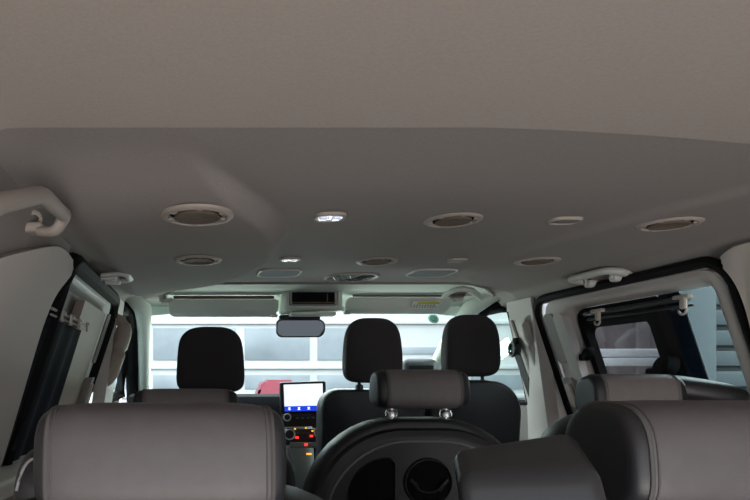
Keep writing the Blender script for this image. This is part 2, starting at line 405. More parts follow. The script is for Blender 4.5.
lamp(330, 216, .036, .036, 'lit white reading lamp in the roof, larger and nearer of the two lit ones', 'lens')
lamp(290, 258.5, .033, .028, 'lit white reading lamp in the roof, smaller and farther beyond the larger one', 'lens')
lamp(457, 259.5, .030, .024, 'small pale reading lamp in the roof right of the farther middle vent', 'lens2')
lamp(565, 219.5, .036, .026, 'small dark unlit reading lamp between the middle and right nearer vents', 'lens_d')
for px, lab in ((279, 'pale rounded flat panel in the roof left of the dark centre grille'), (431, 'pale rounded flat panel in the roof right of the dark centre grille')):
    t = thing('lamp_panel', lab, 'lamp panel', ceil_frame(px, 272.5), group='flat lamp panels in the front roof')
    bm = NB(); a = rrect(-.075, .075, -.075, .075, .04); b = rrect(-.068, .068, -.066, .066, .034)
    ring_loft(bm, a, b, lambda q, w, o=0: Vector((q, w, o)), [(0, .002), (.4, -.005), (1, -.004)], 5); obj('bezel', bm, 'trim_l', t)
    bm = NB(); prism(bm, b, lambda q, w: Vector((q, w, -.004)), lambda q, w: Vector((q, w, 0))); obj('cover', bm, 'grille', t)
t = thing('centre_grille', 'wide dark slotted grille in the middle of the front roof', 'grille', ceil_frame(351, 277))
bm = NB(); a = rrect(-.094, .094, -.082, .082, .06); b = rrect(-.084, .080, -.070, .070, .05)
ring_loft(bm, a, b, lambda q, w, o=0: Vector((q, w, o)), [(0, .002), (.4, -.005), (1, -.003)], 5); obj('bezel', bm, 'trim', t)
bm = NB(); prism(bm, b, lambda q, w: Vector((q, w, -.002)), lambda q, w: Vector((q, w, 0))); obj('slot', bm, 'dark', t)
for k in range(-3, 4):
    bm = NB(); box(bm, (k*.021, 0, -.003), (.0018, .11, .003), 0, rot=(0, 0, R(20*(1 if k > 0 else -1)))); obj('blade', bm, 'dark' if k % 3 else 'black', t)

# ------------------------------------------------------------------ grab handles
def fillet(P, r, n=6):
    P = [Vector(p) for p in P]; out = [P[0]]
    for a, b, c in zip(P, P[1:], P[2:]):
        u = (a-b).normalized(); w = (c-b).normalized(); q = min(r, (a-b).length*.49, (c-b).length*.49)
        for k in range(n+1):
            t = k/n; out.append((b+u*q)*(1-t)**2+b*2*t*(1-t)+(b+w*q)*t*t)
    return out+[P[-1]]
def grab(lab, sgn, ya, yb_, zf, reach, dz, r, m='bezel', xf=.852):
    """bow standing off the roof side between two feet; reach = how far in, dz = drop"""
    f = Vector((sgn*xf, 0, zf)); mid = Vector((f.x, (ya+yb_)/2, zf))
    t = thing('grab_handle', lab, 'grab handle', mid, group='grab handles along the roof sides')
    h = (yb_-ya)/2; i_ = Vector((-sgn*reach, 0, -dz))
    P = [Vector((0, -h*.86, 0)), i_+Vector((0, -h, 0)), i_+Vector((0, h, 0)), Vector((0, h*.86, 0))]
    bm = NB(); tube(bm, fillet(P, min(reach*.7, h*.5)), r, 12, flat=(1.25, .75)); obj('bow', bm, m, t)
    for k in (-1, 1):
        bm = NB(); box(bm, (-sgn*reach*.22, k*h*.62, -dz*.3-r*.6), (reach*.75, h*.36, r*1.6), r*.6); obj('foot', bm, m, t)
        bm = NB(); c = Vector((-sgn*reach*.45, k*h*.62, -dz*.3)); tube(bm, [c+Vector((r*.9*math.cos(w), 0, r*.9*math.sin(w))) for w in [2*math.pi*q/12 for q in range(12)]], r*.3, 6, closed=True); obj('spring', bm, m, t)
    return t
t = thing('grab_handle', 'big tan grab handle on the left roof side above the near pillar', 'grab handle', at(38, 224, 1.17), group='grab handles along the roof sides')
o0 = Vector(t.location)
P = [at(40, 231, 1.16), at(56, 232, 1.14), at(65, 216, 1.13), at(42, 194, .97), at(-3, 204, .77), at(-60, 232, .63), at(-80, 262, .64)]
bm = NB(); pp = fillet([p-o0 for p in P], .030); tube(bm, pp, [.0115+.005*smooth01((k-8)/12) for k in range(len(pp))], 14, flat=(1.1, .85)); obj('bow', bm, 'bezel', t, angle=80)
for a, b, Y in ((37, 229, 1.175), (-72, 262, .64)):
    bm = NB(); c = at(a, b, Y)-o0; box(bm, c+Vector((-.01, 0, 0)), (.055, .05, .020), .009, 4); obj('foot', bm, 'bezel', t)
    bm = NB(); c = c+Vector((-.002, -.012, .016)); tube(bm, [c+Vector((.013*math.cos(w), 0, .013*math.sin(w))) for w in [2*math.pi*q/14 for q in range(14)]], .0045, 6, closed=True); obj('spring', bm, 'bezel', t)
grab('low grey grab handle above the right sliding door', 1, 1.86, 2.06, 1.366, .085, -.014, .0155, 'trim_l')
grab('small light grey folding handle on the left roof side ahead of the door', -1, 1.855, 1.995, 1.362, .075, -.006, .010, 'trim_l', .805)

# B-pillar grips
def pillar_grip(sgn, lab, m):
    f = side(sgn); c = f(2.44, 1.17, .03); w = 1.45 if sgn < 0 else .85; p = .064 if sgn < 0 else .036
    t = thing('pillar_grip', lab, 'grab handle', c, group='upright grips on the front door pillars')
    bm = NB(); pts = [f(2.44, 1.295-(.30 if sgn < 0 else .25)*k/14, .012+p*(1-abs(2*k/14-1)**5))-c for k in range(15)]
    tube(bm, pts, [.012*w, .022*w, .026*w]+[.028*w]*9+[.027*w, .022*w, .012*w], 16, flat=(.8, .8)); obj('grip', bm, m, t, angle=80)
    for z in (1.26, 1.08):
        bm = NB(); q = f(2.44, z, .006)-c; box(bm, q, (.04, .03, .028), .008); obj('foot', bm, m, t)
pillar_grip(-1, 'brown-grey upright grip on the left door pillar', 'trim_w'); pillar_grip(1, 'grey upright grip on the right door pillar', 'trim')

# ------------------------------------------------------------------ curtain on the left door
cr = thing('curtain_rail', 'thin grey rail with clips over the left door window', 'curtain rail', fL(1.7, 1.205, .02))
o0 = fL(1.7, 1.205, .02)
bm = NB(); tube(bm, [fL(1.46, 1.215, .02)-o0, fL(1.93, 1.215, .02)-o0], .0042, 8); tube(bm, [fL(1.46, 1.200, .024)-o0, fL(1.93, 1.200, .024)-o0], .003, 8); obj('rail', bm, 'bezel', cr)
for y in (1.55, 1.66, 1.78, 1.90):
    bm = NB(); c = fL(y, 1.205, .03)-o0; box(bm, c, (.007, .007, .030), .002); box(bm, c+Vector((.004, .010, .010)), (.007, .022, .006), .002); obj('clip', bm, 'bezel', cr)
bm = NB()
def cur(u, v):
    z = lerp(1.195, .42, v); y = lerp(1.30, 1.89+.03*(1.2-z), u)
    return fL(y, z, .012+.010*math.sin(u*26+.6*math.sin(v*3))*(0.35+.65*v))
grid(bm, cur, 120, 30)
cu = obj('curtain', bm, 'curtain'); cu.modifiers.new('thick', 'SOLIDIFY').thickness = .003
tag(cu, 'black hanging curtain drawn across the left door window', 'curtain')

# ------------------------------------------------------------------ seats
def pillow(bm, w, d, h, x0=-1, x1=1, n=28, m=40, p=3.2, e=3.2, top=1.0, lean=0.0):
    """rounded cushion; x0..x1 picks the slice along its width, -1..1"""
    def sec(t, a):
        s = (max(0, 1-abs(t)**p))**(1/p)
        ca, sa = math.cos(a), math.sin(a)
        y = math.copysign(abs(ca)**(2/e), ca)*d/2; z = math.copysign(abs(sa)**(2/e), sa)*h/2
        y *= lerp(1.0, top, (z/h+.5)); y += lean*z
        return Vector((t*w/2, y*(.45+.55*s) if s > 0 else 0, z*(.35+.65*s)))
    ts = [lerp(x0, x1, k/n) for k in range(n+1)]
    if x0 <= -1: ts = [-1+ (x1+1)*(1-math.cos(math.pi/2*k/n)) for k in range(n+1)]
    if x1 >= 1: ts = [x0+(1-x0)*math.sin(math.pi/2*k/n) for k in range(n+1)]
    if x0 <= -1 and x1 >= 1: ts = [-math.cos(math.pi*k/n) for k in range(n+1)]
    rings = [[bm.verts.new(sec(max(-1, min(1, t)), 2*math.pi*k/m)) for k in range(m)] for t in ts]
    for A, B in zip(rings, rings[1:]):
        for k in range(m): bm.faces.new((A[k], A[(k+1) % m], B[(k+1) % m], B[k]))
    bm.faces.new(rings[0]); bm.faces.new(rings[-1][::-1])
    return sec
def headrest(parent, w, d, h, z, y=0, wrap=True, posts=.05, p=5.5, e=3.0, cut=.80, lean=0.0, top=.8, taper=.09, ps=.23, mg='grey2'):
    """z = height of its middle; grey wrapped middle between black side panels, or all black"""
    if wrap:
        bm = NB(); sec = pillow(bm, w, d, h, -cut, cut, 20, 48, p, e, top, lean); hr = obj('headrest', bm, mg, parent, angle=70)
        for s in (-1, 1):
            bm = NB(); pillow(bm, w, d, h, *( (-1, -cut) if s < 0 else (cut, 1)), 14, 48, p, e, top, lean); obj('side_panel', bm, 'leather', hr, angle=70)
            bm = NB(); tube(bm, [sec(s*cut, 2*math.pi*k/64) for k in range(64)], .0022, 6, closed=True, up=(1,0,0))
            tube(bm, [sec(s*(cut-.045), 2*math.pi*k/64)*1.0 for k in range(64)], .0010, 6, closed=True, up=(1,0,0)); obj('seam', bm, 'seam', hr)
    else:
        bm = NB(); pillow(bm, w, d, h, -1, 1, 40, 64, p, e, top, lean)
        for v in bm.verts: q = v.co.z/h; v.co.x *= 1-taper*q*1.1-.06*max(0, q)**2*4*.6; v.co.z += -.22*h*(abs(v.co.x)/(w/2))**3.2*max(0, q)
        hr = obj('headrest', bm, 'cloth', parent, angle=70)
    hr.location = (0, y, z)
    for s in (-1, 1):
        bm = NB(); tube(bm, [(s*w*ps, y, z-h*.4), (s*w*ps, y, z-h/2-posts-.03)], .007, 10)
        lathe(bm, [(.0, .010), (.013, .010), (.016, .002), (.016, -.008), (0, -.008)], 16, Matrix.Translation((s*w*ps, y, z-h/2-posts*.55)))
        obj('post', bm, 'chrome' if wrap else 'black', parent)
    return hr
def back_shell(bm, w, ztop, zbot, d, rtop=.12, bulge=.02, n=24, y=0, lean=.12):
    """seat back: rounded-top slab, leaning backwards (towards -y going up)"""
    out = rrect(-w/2, w/2, zbot, ztop, (rtop, rtop, .03, .03), 10, 10)
    cx, cz_ = 0, (ztop+zbot)/2
    lay = []
    for k in range(13):
        a = math.pi*k/12; s = 1-.16*(1-math.sin(a)**.55); yy = -math.cos(a)*d/2
        lay.append([bm.verts.new((px_*s if True else 0, y+yy-lean*(pz-zbot), cz_+(pz-cz_)*(1-.05*(1-math.sin(a)**.55)))) for px_, pz in out])
    nn = len(out)
    for A, B in zip(lay, lay[1:]):
        for i in range(nn): bm.faces.new((A[i], A[(i+1) % nn], B[(i+1) % nn], B[i]))
    for L, sg in ((lay[0], -1), (lay[-1], 1)):
        c = bm.verts.new((0, L[0].co.y*0+y+sg*(d/2+bulge)-lean*(cz_-zbot), cz_))
        mid = [bm.verts.new(lerp(v.co, c.co, .5)+Vector((0, sg*bulge*.0, 0))) for v in L]
        for i in range(nn):
            j = (i+1) % nn; bm.faces.new((L[i], L[j], mid[j], mid[i])); bm.faces.new((mid[i], mid[j], c))
    return bm
def seat(name, lab, loc, hr, w=.46, ztop=.93, d=.11, grp=None, mback='leather', rtop=.14, cush=.50, lean=.12, rot=0, xo=0, cw=None, cx=0):
    t = thing(name, lab, 'seat', (loc[0], loc[1], 0), (0, 0, rot), group=grp)
    yb = lean*(ztop-.45)
    bm = NB(); back_shell(bm, w, ztop, .36, d, rtop, y=yb+.03, lean=lean, bulge=.012)
    for v in bm.verts: v.co.x += xo
    obj('seat_back', bm, mback, t, angle=60)
    bm = NB(); box(bm, (cx, yb+.05+cush/2, .40), (cw or w, cush, .13), .05, 5); obj('seat_cushion', bm, mback, t)
    bm = NB(); box(bm, (cx, yb+.05+cush*.45, .175), ((cw or w)*.8, cush*.8, .35), .03); obj('seat_base', bm, 'black', t)
    headrest(t, **hr)
    return t
FG = 'front row seats'
# front row
s = seat('driver_seat', 'driver seat with tall plain black headrest in front of the windscreen', (-.462, 2.16), dict(w=.238, d=.10, h=.238, z=1.108, wrap=False, p=4.2, e=3.2, posts=.03, top=.75), ztop=.95, w=.47, mback='cloth', grp=FG)
bm = NB(); pillow(bm, .10, .42, .30, p=3, e=2.6); o = obj('side_bolster', bm, 'cloth', s, angle=70); o.location = (.255, .22, .60); o.rotation_euler = (R(-14), 0, R(6))
s = seat('passenger_seat', 'front passenger seat with tall black headrest beside the touchscreen', (.196, 2.42), dict(w=.224, d=.10, h=.262, z=1.153, wrap=False, p=4.2, e=3.2, posts=.03, top=.75), ztop=1.0, w=.43, grp=FG, rtop=.08, cush=.42, cw=.34, cx=.035)
s2 = seat('passenger_seat', 'outer front passenger seat with tall black headrest beside the right front window', (.592, 2.42), dict(w=.212, d=.10, h=.25, z=1.172, wrap=False, p=4.2, e=3.2, posts=.05, top=.75), ztop=1.035, w=.385, grp=FG, xo=.016, cw=.36, cush=.42)
# middle row
MG = 'middle row seats'
seat('middle_seat', 'left middle-row seat, only the top of its grey headrest showing behind the driver headrest', (-.535, 1.34), dict(w=.232, d=.10, h=.12, z=.962, posts=.03), ztop=.90, w=.46, grp=MG)
m = seat('middle_seat', 'centre middle-row seat with raised grey headrest on chrome posts and hard back panel', (.066, 1.56), dict(w=.235, d=.115, h=.102, z=1.016, posts=.024, ps=.30), ztop=.942, w=.60, grp=MG, rtop=.25, lean=.05)
# its hard back panel with recesses
def bp(dx=0, dz=0): return None
yb = 1.0
L = []
def backpt(x, z, off): return Vector((x, .05*(.955-.45)+.03-.05*(z-.36)-.055-.012-off, z))
outer = rrect(-.285, .285, .40, .925, (.23, .23, .03, .03), 14, 10); inner = rrect(-.25, .25, .42, .885, (.21, .21, .03, .03), 14, 10)
bm = NB(); ring_loft(bm, outer, inner, lambda a, b, o=0: backpt(a, b, o), [(0, -.03), (.35, .006), (.75, .012), (1, .012)], 6)
obj('piped_border', bm, 'leather', m)
bm = NB(); tube(bm, [backpt(a, b, .012) for a, b in inner], .003, 6, closed=True); obj('piping', bm, 'pipe', m)
bm = NB(); prism(bm, inner, lambda a, b: backpt(a, b, .010), lambda a, b: backpt(a, b, -.02)); obj('back_panel', bm, 'black', m)
rc = rrect(-.195, -.075, .50, .845, (.02, .10, .02, .02), 10, 8)
bm = NB(); ring_loft(bm, rc, [(-.135+(x+.135)*.93, .6725+(z-.6725)*.95) for x, z in rc], lambda a, b, o=0: backpt(a, b, o), [(0, .010), (.5, .016), (1, .010)], 4); obj('pocket_rim', bm, 'black', m)
bm = NB(); prism(bm, [(-.135+(x+.135)*.93, .6725+(z-.6725)*.95) for x, z in rc], lambda a, b: backpt(a, b, .0115), lambda a, b: backpt(a, b, 0)); obj('pocket', bm, 'dark', m)
cc = [(.007+.063*math.cos(2*math.pi*k/48), .782+.063*math.sin(2*math.pi*k/48)) for k in range(48)]; ci = [(.007+.054*math.cos(2*math.pi*k/48), .782+.054*math.sin(2*math.pi*k/48)) for k in range(48)]
bm = NB(); ring_loft(bm, cc, ci, lambda a, b, o=0: backpt(a, b, o), [(0, .008), (.5, .020), (1, .012)], 5); ch = obj('cup_holder', bm, 'black', m)
bm = NB(); prism(bm, ci, lambda a, b: backpt(a, b, .0115), lambda a, b: backpt(a, b, 0)); obj('well', bm, 'dark', ch)
for sx in (-1, 1):
    bm = NB(); c = backpt(.007+sx*.034, .768, .018); tube(bm, [c+Vector((sx*.012, 0, .02)), c+Vector((0, -.004, .008)), c+Vector((-sx*.008, 0, -.006))], .006, 8); obj('spring_tab', bm, 'black', ch)
bm = NB(); tube(bm, [backpt(.007+.024*math.cos(R(q)), .766+.010*math.sin(R(q)), .016) for q in range(180, 361, 20)], .003, 6); obj('holder_lip', bm, 'black', ch)
m2 = seat('middle_seat', 'right middle-row seat with grey headrest below the right door window', (.615, 1.56), dict(w=.235, d=.115, h=.115, z=.998, posts=.02), ztop=.955, w=.44, grp=MG)
bm = NB(); pillow(bm, .22, .13, .07, p=2.6, e=2.6); o = obj('shoulder_bolster', bm, 'leather', m2, angle=70); o.location = (.205, .05, 1.01); o.rotation_euler = (0, R(10), R(-15))
# nearest row
NG = 'rear row seats'
ls = seat('passenger_seat', 'nearest left seat with a broad grey headrest close to the viewer', (-.5435, .575), dict(w=.229, d=.105, h=.105, z=.972, posts=.004, mg='grey', p=5, cut=.88, e=3.2, top=.85), ztop=.942, w=.47, d=.12, grp=NG, lean=.10)
seat('passenger_seat', 'nearest right seat with a broad grey headrest and stitched black side', (-.012, .575), dict(w=.236, d=.125, h=.105, z=.974, posts=.004, mg='grey', p=7, cut=.88, e=3.0, top=.85), ztop=.942, w=.47, d=.12, grp=NG, lean=.10)
bm = NB(); pillow(bm, .05, .10, .13, p=2.6, e=2.6); o = obj('shoulder_bolster', bm, 'leather', ls, angle=70); o.location = (-.118, .03, .915)
bm = NB(); tube(bm, [(-.118+.019*math.cos(a), -.015, .918+.055*math.sin(a)) for a in [math.pi*(.15+.7*k/12) for k in range(13)]], .0015, 6); obj('piping', bm, 'pipe', ls)
# raised armrest between the two nearest seats
t = thing('folded_armrest', 'smooth black tilted armrest standing between the two nearest grey headrests', 'armrest', (-.262, .50, .0))
top = [at(459, 474, .445), at(602, 468, .445), at(571, 428, .545), at(449, 446, .50)]
bot = [at(466, 560, .43), at(622, 560, .43), at(596, 500, .56), at(464, 520, .50)]
bm = NB(); o0 = Vector(t.location)
A = [bm.verts.new(p-o0) for p in top]; B = [bm.verts.new(p-o0) for p in bot]
bm.faces.new(A); bm.faces.new(B[::-1])
for k in range(4): bm.faces.new((A[k], A[(k+1) % 4], B[(k+1) % 4], B[k]))
bmesh.ops.recalc_face_normals(bm, faces=bm.faces); bmesh.ops.bevel(bm, geom=bm.edges[:], offset=.013, segments=6, profile=.5, affect='EDGES')
obj('pad', bm, 'vinyl', t, angle=80)
bm = NB(); box(bm, (0, .0, .44), (.05, .07, .88), .02); obj('bracket', bm, 'black', t)

# ------------------------------------------------------------------ dashboard, touchscreen
db = thing('dashboard', 'black dashboard below the windscreen with grey centre console', 'dashboard', (0, 3.1, 0))
bm = NB()
prof = [(3.06,.50), (3.0,.80), (3.02,.90), (3.06,.945), (3.2,.955), (3.5,.93), (3.68,.90), (3.68,.50)]
prism(bm, prof, lambda y, z: Vector((-.86, y-3.1, z)), lambda y, z: Vector((.86, y-3.1, z))); obj('dash_top', bm, 'dash', db)
bm = NB(); box(bm, (-.045, -.165, .50), (.17, .42, .62), .05, 4, rot=(R(-16), 0, 0)); obj('console', bm, 'dash_g', db)
def dp(px, py, Y): return at(px, py, Y)-Vector((0, 3.1, 0))
# climate controls
c = dp(303, 437, 2.745); bm = NB(); box(bm, c+Vector((0, .012, 0)), (.165, .03, .078), .012, rot=(R(-10), 0, 0)); cp = obj('control_panel', bm, 'black', db)
for px, py in ((289, 434), (318.5, 432)):
    q = dp(px, py, 2.735); bm = NB(); lathe(bm, [(.0, .02), (.018, .02), (.023, .012), (.024, 0), (0, 0)], 24, Matrix.Translation(q) @ Matrix.Rotation(R(80), 4, 'X')); k = obj('dial', bm, 'black', cp)
    bm = NB(); tube(bm, [q+Vector(((.0225)*math.cos(a), -.021, .0225*math.sin(a))) for a in [2*math.pi*j/32 for j in range(32)]], .0032, 6, closed=True); obj('dial_ring', bm, 'plastic_w', k)
for px, py, m_ in ((297, 437.5, 'red'), (311.5, 436, 'red'), (295, 429, 'amber'), (306, 428, 'amber'), (312.5, 431, 'amber')):
    bm = NB(); box(bm, dp(px, py, 2.725), (.015 if m_ == 'red' else .009, .004, .010 if m_ == 'red' else .006), .001); obj('button_light', bm, m_, cp)
for px in (298, 303.5, 308): 
    bm = NB(); box(bm, dp(px, 433, 2.728), (.016, .003, .004)); obj('button', bm, 'seam', cp)
bm = NB(); box(bm, dp(306, 445, 2.74), (.15, .02, .026), .006, rot=(R(-12), 0, 0)); bp_ = obj('switch_strip', bm, 'dash_g', db)
bm = NB(); box(bm, dp(306, 444.5, 2.727), (.016, .004, .012), .002); obj('hazard_button', bm, 'red', bp_)
bm = NB(); box(bm, dp(309, 454, 2.735), (.024, .004, .008), .002, rot=(R(-12), 0, 0)); obj('warning_light', bm, 'amber', db)
for x0, x1 in ((287, 296), (320, 312)):
    bm = NB(); tube(bm, [dp(x0, 448, 2.74), dp((x0+x1)/2, 470, 2.73), dp(x1, 492, 2.69)], .012, 8); obj('console_edge', bm, 'grille', db)
# touchscreen
Ysc = 2.74
a, b = at(280, 381, Ysc), at(326, 427, Ysc); c = (a+b)/2; w = b.x-a.x; h = a.z-b.z; u = Ysc/F
ts = thing('touchscreen', 'lit upright touchscreen with a blue bar on the dashboard', 'screen', c, (R(4), R(-2), R(-8)))
bm = NB(); box(bm, (0, .012, 7*u-.003), (w, .026, h-14*u), .010, 4); box(bm, (-.002, .016, -16*u), (w*.92, .024, 14*u), .006); obj('screen_housing', bm, 'black', ts)
bm = NB(); box(bm, (.003, -.0015, 6.5*u), (w*.83, .002, 27*u)); sc = obj('display', bm, 'scr', ts)
bm = NB(); box(bm, (.003, -.003, -4.4*u), (w*.83, .002, 5.2*u)); obj('menu_bar', bm, 'scrb', sc)
for k in range(4):
    bm = NB(); x = .004+w*.83*(-.38+.25*k); z = -4.4*u; box(bm, (x, -.0045, z+.004), (.010, .001, .004), 0); box(bm, (x, -.0045, z-.004), (.014, .001, .002)); box(bm, (x, -.0045, z), (.004, .001, .010)); obj('menu_icon', bm, 'scrw', sc)
for q in (((-.06, .035), (-.02, .028), (.03, .036), (.075, .030)), ((-.07, .015), (-.01, .022), (.05, .014)), ((.02, .06), (.012, .03), (.02, .0))):
    bm = NB(); tube(bm, [(x, -.003, z+.015) for x, z in q], .0010, 6); obj('map_line', bm, 'scrl', sc)
kz = -12.5*u
bm = NB(); tube(bm, [(-w*.35+.0155*math.cos(q), -.014, kz+.0155*math.sin(q)) for q in [2*math.pi*k/28 for k in range(28)]], .0035, 8, closed=True); kn = obj('volume_knob', bm, 'plastic_w', ts)
bm = NB(); lathe(bm, [(0, .016), (.013, .016), (.015, .006), (.016, -.01), (0, -.01)], 24, Matrix.Translation((-w*.35, 0, kz)) @ Matrix.Rotation(R(90), 4, 'X')); obj('knob_cap', bm, 'black', kn)
for k in range(5):
    bm = NB(); box(bm, (-w*.13+k*.024, .003, kz-.008), (.013, .004, .005), .001); obj('button', bm, 'grille', ts)
# small padded block behind the passenger headrests
A = at(404, 358, 3.07); B = at(440, 397, 3.07)
t = thing('dashboard_pod', 'small black rounded block on the dashboard between the two passenger headrests', 'dashboard pod', ((A.x+B.x)/2, 3.13, .957))
bm = NB(); box(bm, (0, 0, (A.z-.957)/2), (B.x-A.x, .10, A.z-.957), .035, 5); obj('hood', bm, 'black', t)
bm = NB(); box(bm, (0, -.047, (A.z-.95)/2), ((B.x-A.x)*.7, .012, (A.z-.95)*.55), .01); obj('face', bm, 'dark', t)

# ------------------------------------------------------------------ overhead console, mirror, visors
oc = thing('overhead_console', 'pale overhead console box with a dark open slot above the mirror', 'overhead console', (0.02, 2.62, 1.40))
A = at(285, 288, 2.60); B = at(343, 310, 2.60); w = B.x-A.x; cx = (A.x+B.x)/2-.02; zc = (A.z+B.z)/2-1.40
bm = NB()
ro = rrect(cx-w/2, cx+w/2, zc-.047, zc+.047, .012, 4, 4); rm = rrect(cx-w*.42, cx+w*.40, zc-.026, zc+.040, .006, 4, 4)
ring_loft(bm, ro, rm, lambda a, b, o=0: Vector((a, -.02-o, b)), [(0, -.01), (.3, 0.004), (.8, .004), (1, -.012)], 6)
ro2 = [(cx+(a-cx)*.98, b) for a, b in ro]
ring_loft(bm, ro, ro2, lambda a, b, o=0: Vector((a, -.02-o, b)), [(0, -.01), (1, -.22)], 4)
obj('console_body', bm, 'front', oc)
bm = NB(); prism(bm, rm, lambda a, b: Vector((a, -.008, b)), lambda a, b: Vector((a, .10, b))); obj('slot', bm, 'dark', oc)
bm = NB(); ri = [(cx+(a-cx)*.9, zc+(b-zc)*.78-.001) for a, b in rm]; ring_loft(bm, rm, ri, lambda a, b, o=0: Vector((a, -.018-o, b)), [(0, 0), (.5, .004), (1, 0)], 4); obj('slot_rim', bm, 'trim', oc)
bm = NB(); box(bm, (cx+.06, -.012, zc+.004), (.004, .004, .04)); box(bm, (cx, -.012, zc-.014), (.19, .004, .004)); obj('divider', bm, 'ventmid', oc)
bm = NB(); box(bm, (cx, .02, zc-.062), (w*.78, .07, .016), .005); obj('lower_shelf', bm, 'visor', oc)
mr = thing('rear_view_mirror', 'dark rear view mirror hanging below the overhead console', 'mirror', at(300.5, 328, 2.74), (R(2), 0, R(-2)))
bm = NB(); rr = rrect(-.112, .112, -.043, .040, (.03, .022, .03, .036), 8, 6)
ring_loft(bm, rr, [(a*.94, b*.86) for a, b in rr], lambda a, b, o=0: Vector((a, -o, b)), [(0, 0), (.4, .006), (1, .004)], 5)
ring_loft(bm, rr, [(a*.7, b*.6) for a, b in rr], lambda a, b, o=0: Vector((a, -o, b)), [(0, 0), (.5, -.025), (1, -.036)], 6); obj('mirror_shell', bm, 'black', mr)
bm = NB(); prism(bm, [(a*.94, b*.86) for a, b in rr], lambda a, b: Vector((a, -.003, b)), lambda a, b: Vector((a, .004, b))); obj('mirror_glass', bm, 'mirrorg', mr)
bm = NB(); box(bm, (0, .045, .040), (.19, .05, .045), .012); tube(bm, [(0, .05, .03), (0, .12, .05), (0, .22, .06)], .02, 10); obj('mount', bm, 'black', mr)

VGp = 'sun visors above the windscreen'
def visor(lab, x0, x1, y0, y1, flip):
    """x0,x1 pixel span; y0 top, y1 bottom"""
    A = at(x0, y0, 2.72); B = at(x1, y1, 2.80); w = B.x-A.x
    t = thing('sun_visor', lab, 'sun visor', (A.x+w/2, 2.72, A.z), group=VGp)
    h = A.z-B.z
    bm = NB(); out = rrect(-w/2, w/2, -h, 0, (.02, .02, .03, .03), 6, 10)
    def f(a, b, o=0): return Vector((a, .085*(-b/h)-o, b))
    lay = [[bm.verts.new(f(a*(1-.01*q*q), -h/2+(b+h/2)*(1-.08*q*q), .010*(1-abs(q)**3)*math.copysign(1, -q) if False else -q*.009)) for a, b in out] for q in (-1, -.7, 0, .7, 1)]
    n = len(out)
    for P_, Q_ in zip(lay, lay[1:]):
        for i in range(n): bm.faces.new((P_[i], P_[(i+1) % n], Q_[(i+1) % n], Q_[i]))
    bm.faces.new(lay[0]); bm.faces.new(lay[-1][::-1]); obj('visor_panel', bm, 'visor', t)
    s = 1 if flip else -1
    bm = NB(); tube(bm, [(-w/2*.9, -.012, .006), (w/2*.9, -.012, .006)], .007, 8); obj('shadow_gap', bm, 'ventmid', t)  # dark rod painted in as the shadow line above the visor
    bm = NB(); tube(bm, [(s*w*.46, .0, -.004), (s*(w*.5+.035), -.01, -.006), (s*(w*.5+.03), -.02, .02)], .009, 10); box(bm, (s*(w*.5+.012), -.005, -.012), (.04, .022, .022), .007); obj('pivot', bm, 'trim_l', t)
    bm = NB(); box(bm, (-s*w*.47, .06, -h*.95), (.03, .02, .016), .005); obj('clip', bm, 'trim_l', t)
    return t, w, h
visor('left sun visor folded up above the driver side of the windscreen', 168, 277, 299, 317, False)
v2, w, h = visor('right sun visor with a printed sticker above the passenger side', 347, 447, 297, 314, True)
st = at(425, 304, 2.735)-Vector(v2.location); 
un = Vector((0, -.743, .669)); nn_ = Vector((0, -.669, -.743)); st = st+nn_*.006
bm = NB(); box(bm, st, (.120, .004, .042), 0, rot=(R(48), 0, 0)); sk = obj('sticker', bm, 'sticker', v2)
bm = NB(); box(bm, st+Vector((.010, 0, 0))+un*.014+nn_*.003, (.096, .002, .011), 0, rot=(R(48), 0, 0)); obj('yellow_band', bm, 'yellow', sk)
for r_ in range(2):
    for k in range(9):
        if r_ == 0 and k > 7: continue
        bm = NB(); box(bm, st+Vector((-.050+.0125*k, 0, 0))+un*(.001-.011*r_)+nn_*.003, (.008 if (k*7+r_) % 3 else .005, .002, .005), 0, rot=(R(48), 0, 0)); obj('print_mark', bm, 'ink', sk)
# grip at the right end of the header
gh = thing('header_grip', 'pale curved grip at the right end of the windscreen header', 'grab handle', at(462, 295, 2.43))
pts = [at(443, 298, 2.46), at(447, 293.5, 2.40), at(454, 290, 2.345), at(462, 288.6, 2.32), at(470, 290, 2.345), at(476, 294, 2.41), at(481, 299, 2.48)]
bm = NB(); tube(bm, [p-gh.location for p in pts], [.008, .012, .014, .014, .014, .012, .008], 10, flat=(1.3, .7)); obj('bow', bm, 'front', gh)
bm = NB(); c = at(462, 294.5, 2.44); lathe(bm, [(0, -.002), (.055, -.002), (.060, .004), (0, .006)], 24, Matrix.Translation(c-gh.location)); obj('recess', bm, 'trim_d', gh)
bm = NB(); lathe(bm, [(0, -.012), (.026, -.010), (.030, -.002), (0, 0)], 20, Matrix.Translation(at(457, 295, 2.43)-gh.location)); obj('pivot_cap', bm, 'ventmid', gh)
# green round sticker on the windscreen
t = thing('window_sticker', 'round green sticker on the upper right corner of the windscreen', 'sticker', ws(.922, .11)+Vector((0, -.008, -.004)), (R(60), 0, 0))
bm = NB(); lathe(bm, [(0, .001), (.026, .001), (.026, 0), (0, 0)], 28, Matrix.Diagonal((1, 1, 1, 1))); sd = obj('disc', bm, 'green', t)
bm = NB(); tube(bm, [(.020*math.cos(a), .020*math.sin(a), .002) for a in [2*math.pi*k/28 for k in range(28)]], .002, 6, closed=True); tube(bm, [(-.010, .004, .002), (-.002, -.008, .002), (.012, .010, .002)], .002, 6); obj('print_mark', bm, 'sticker', sd)

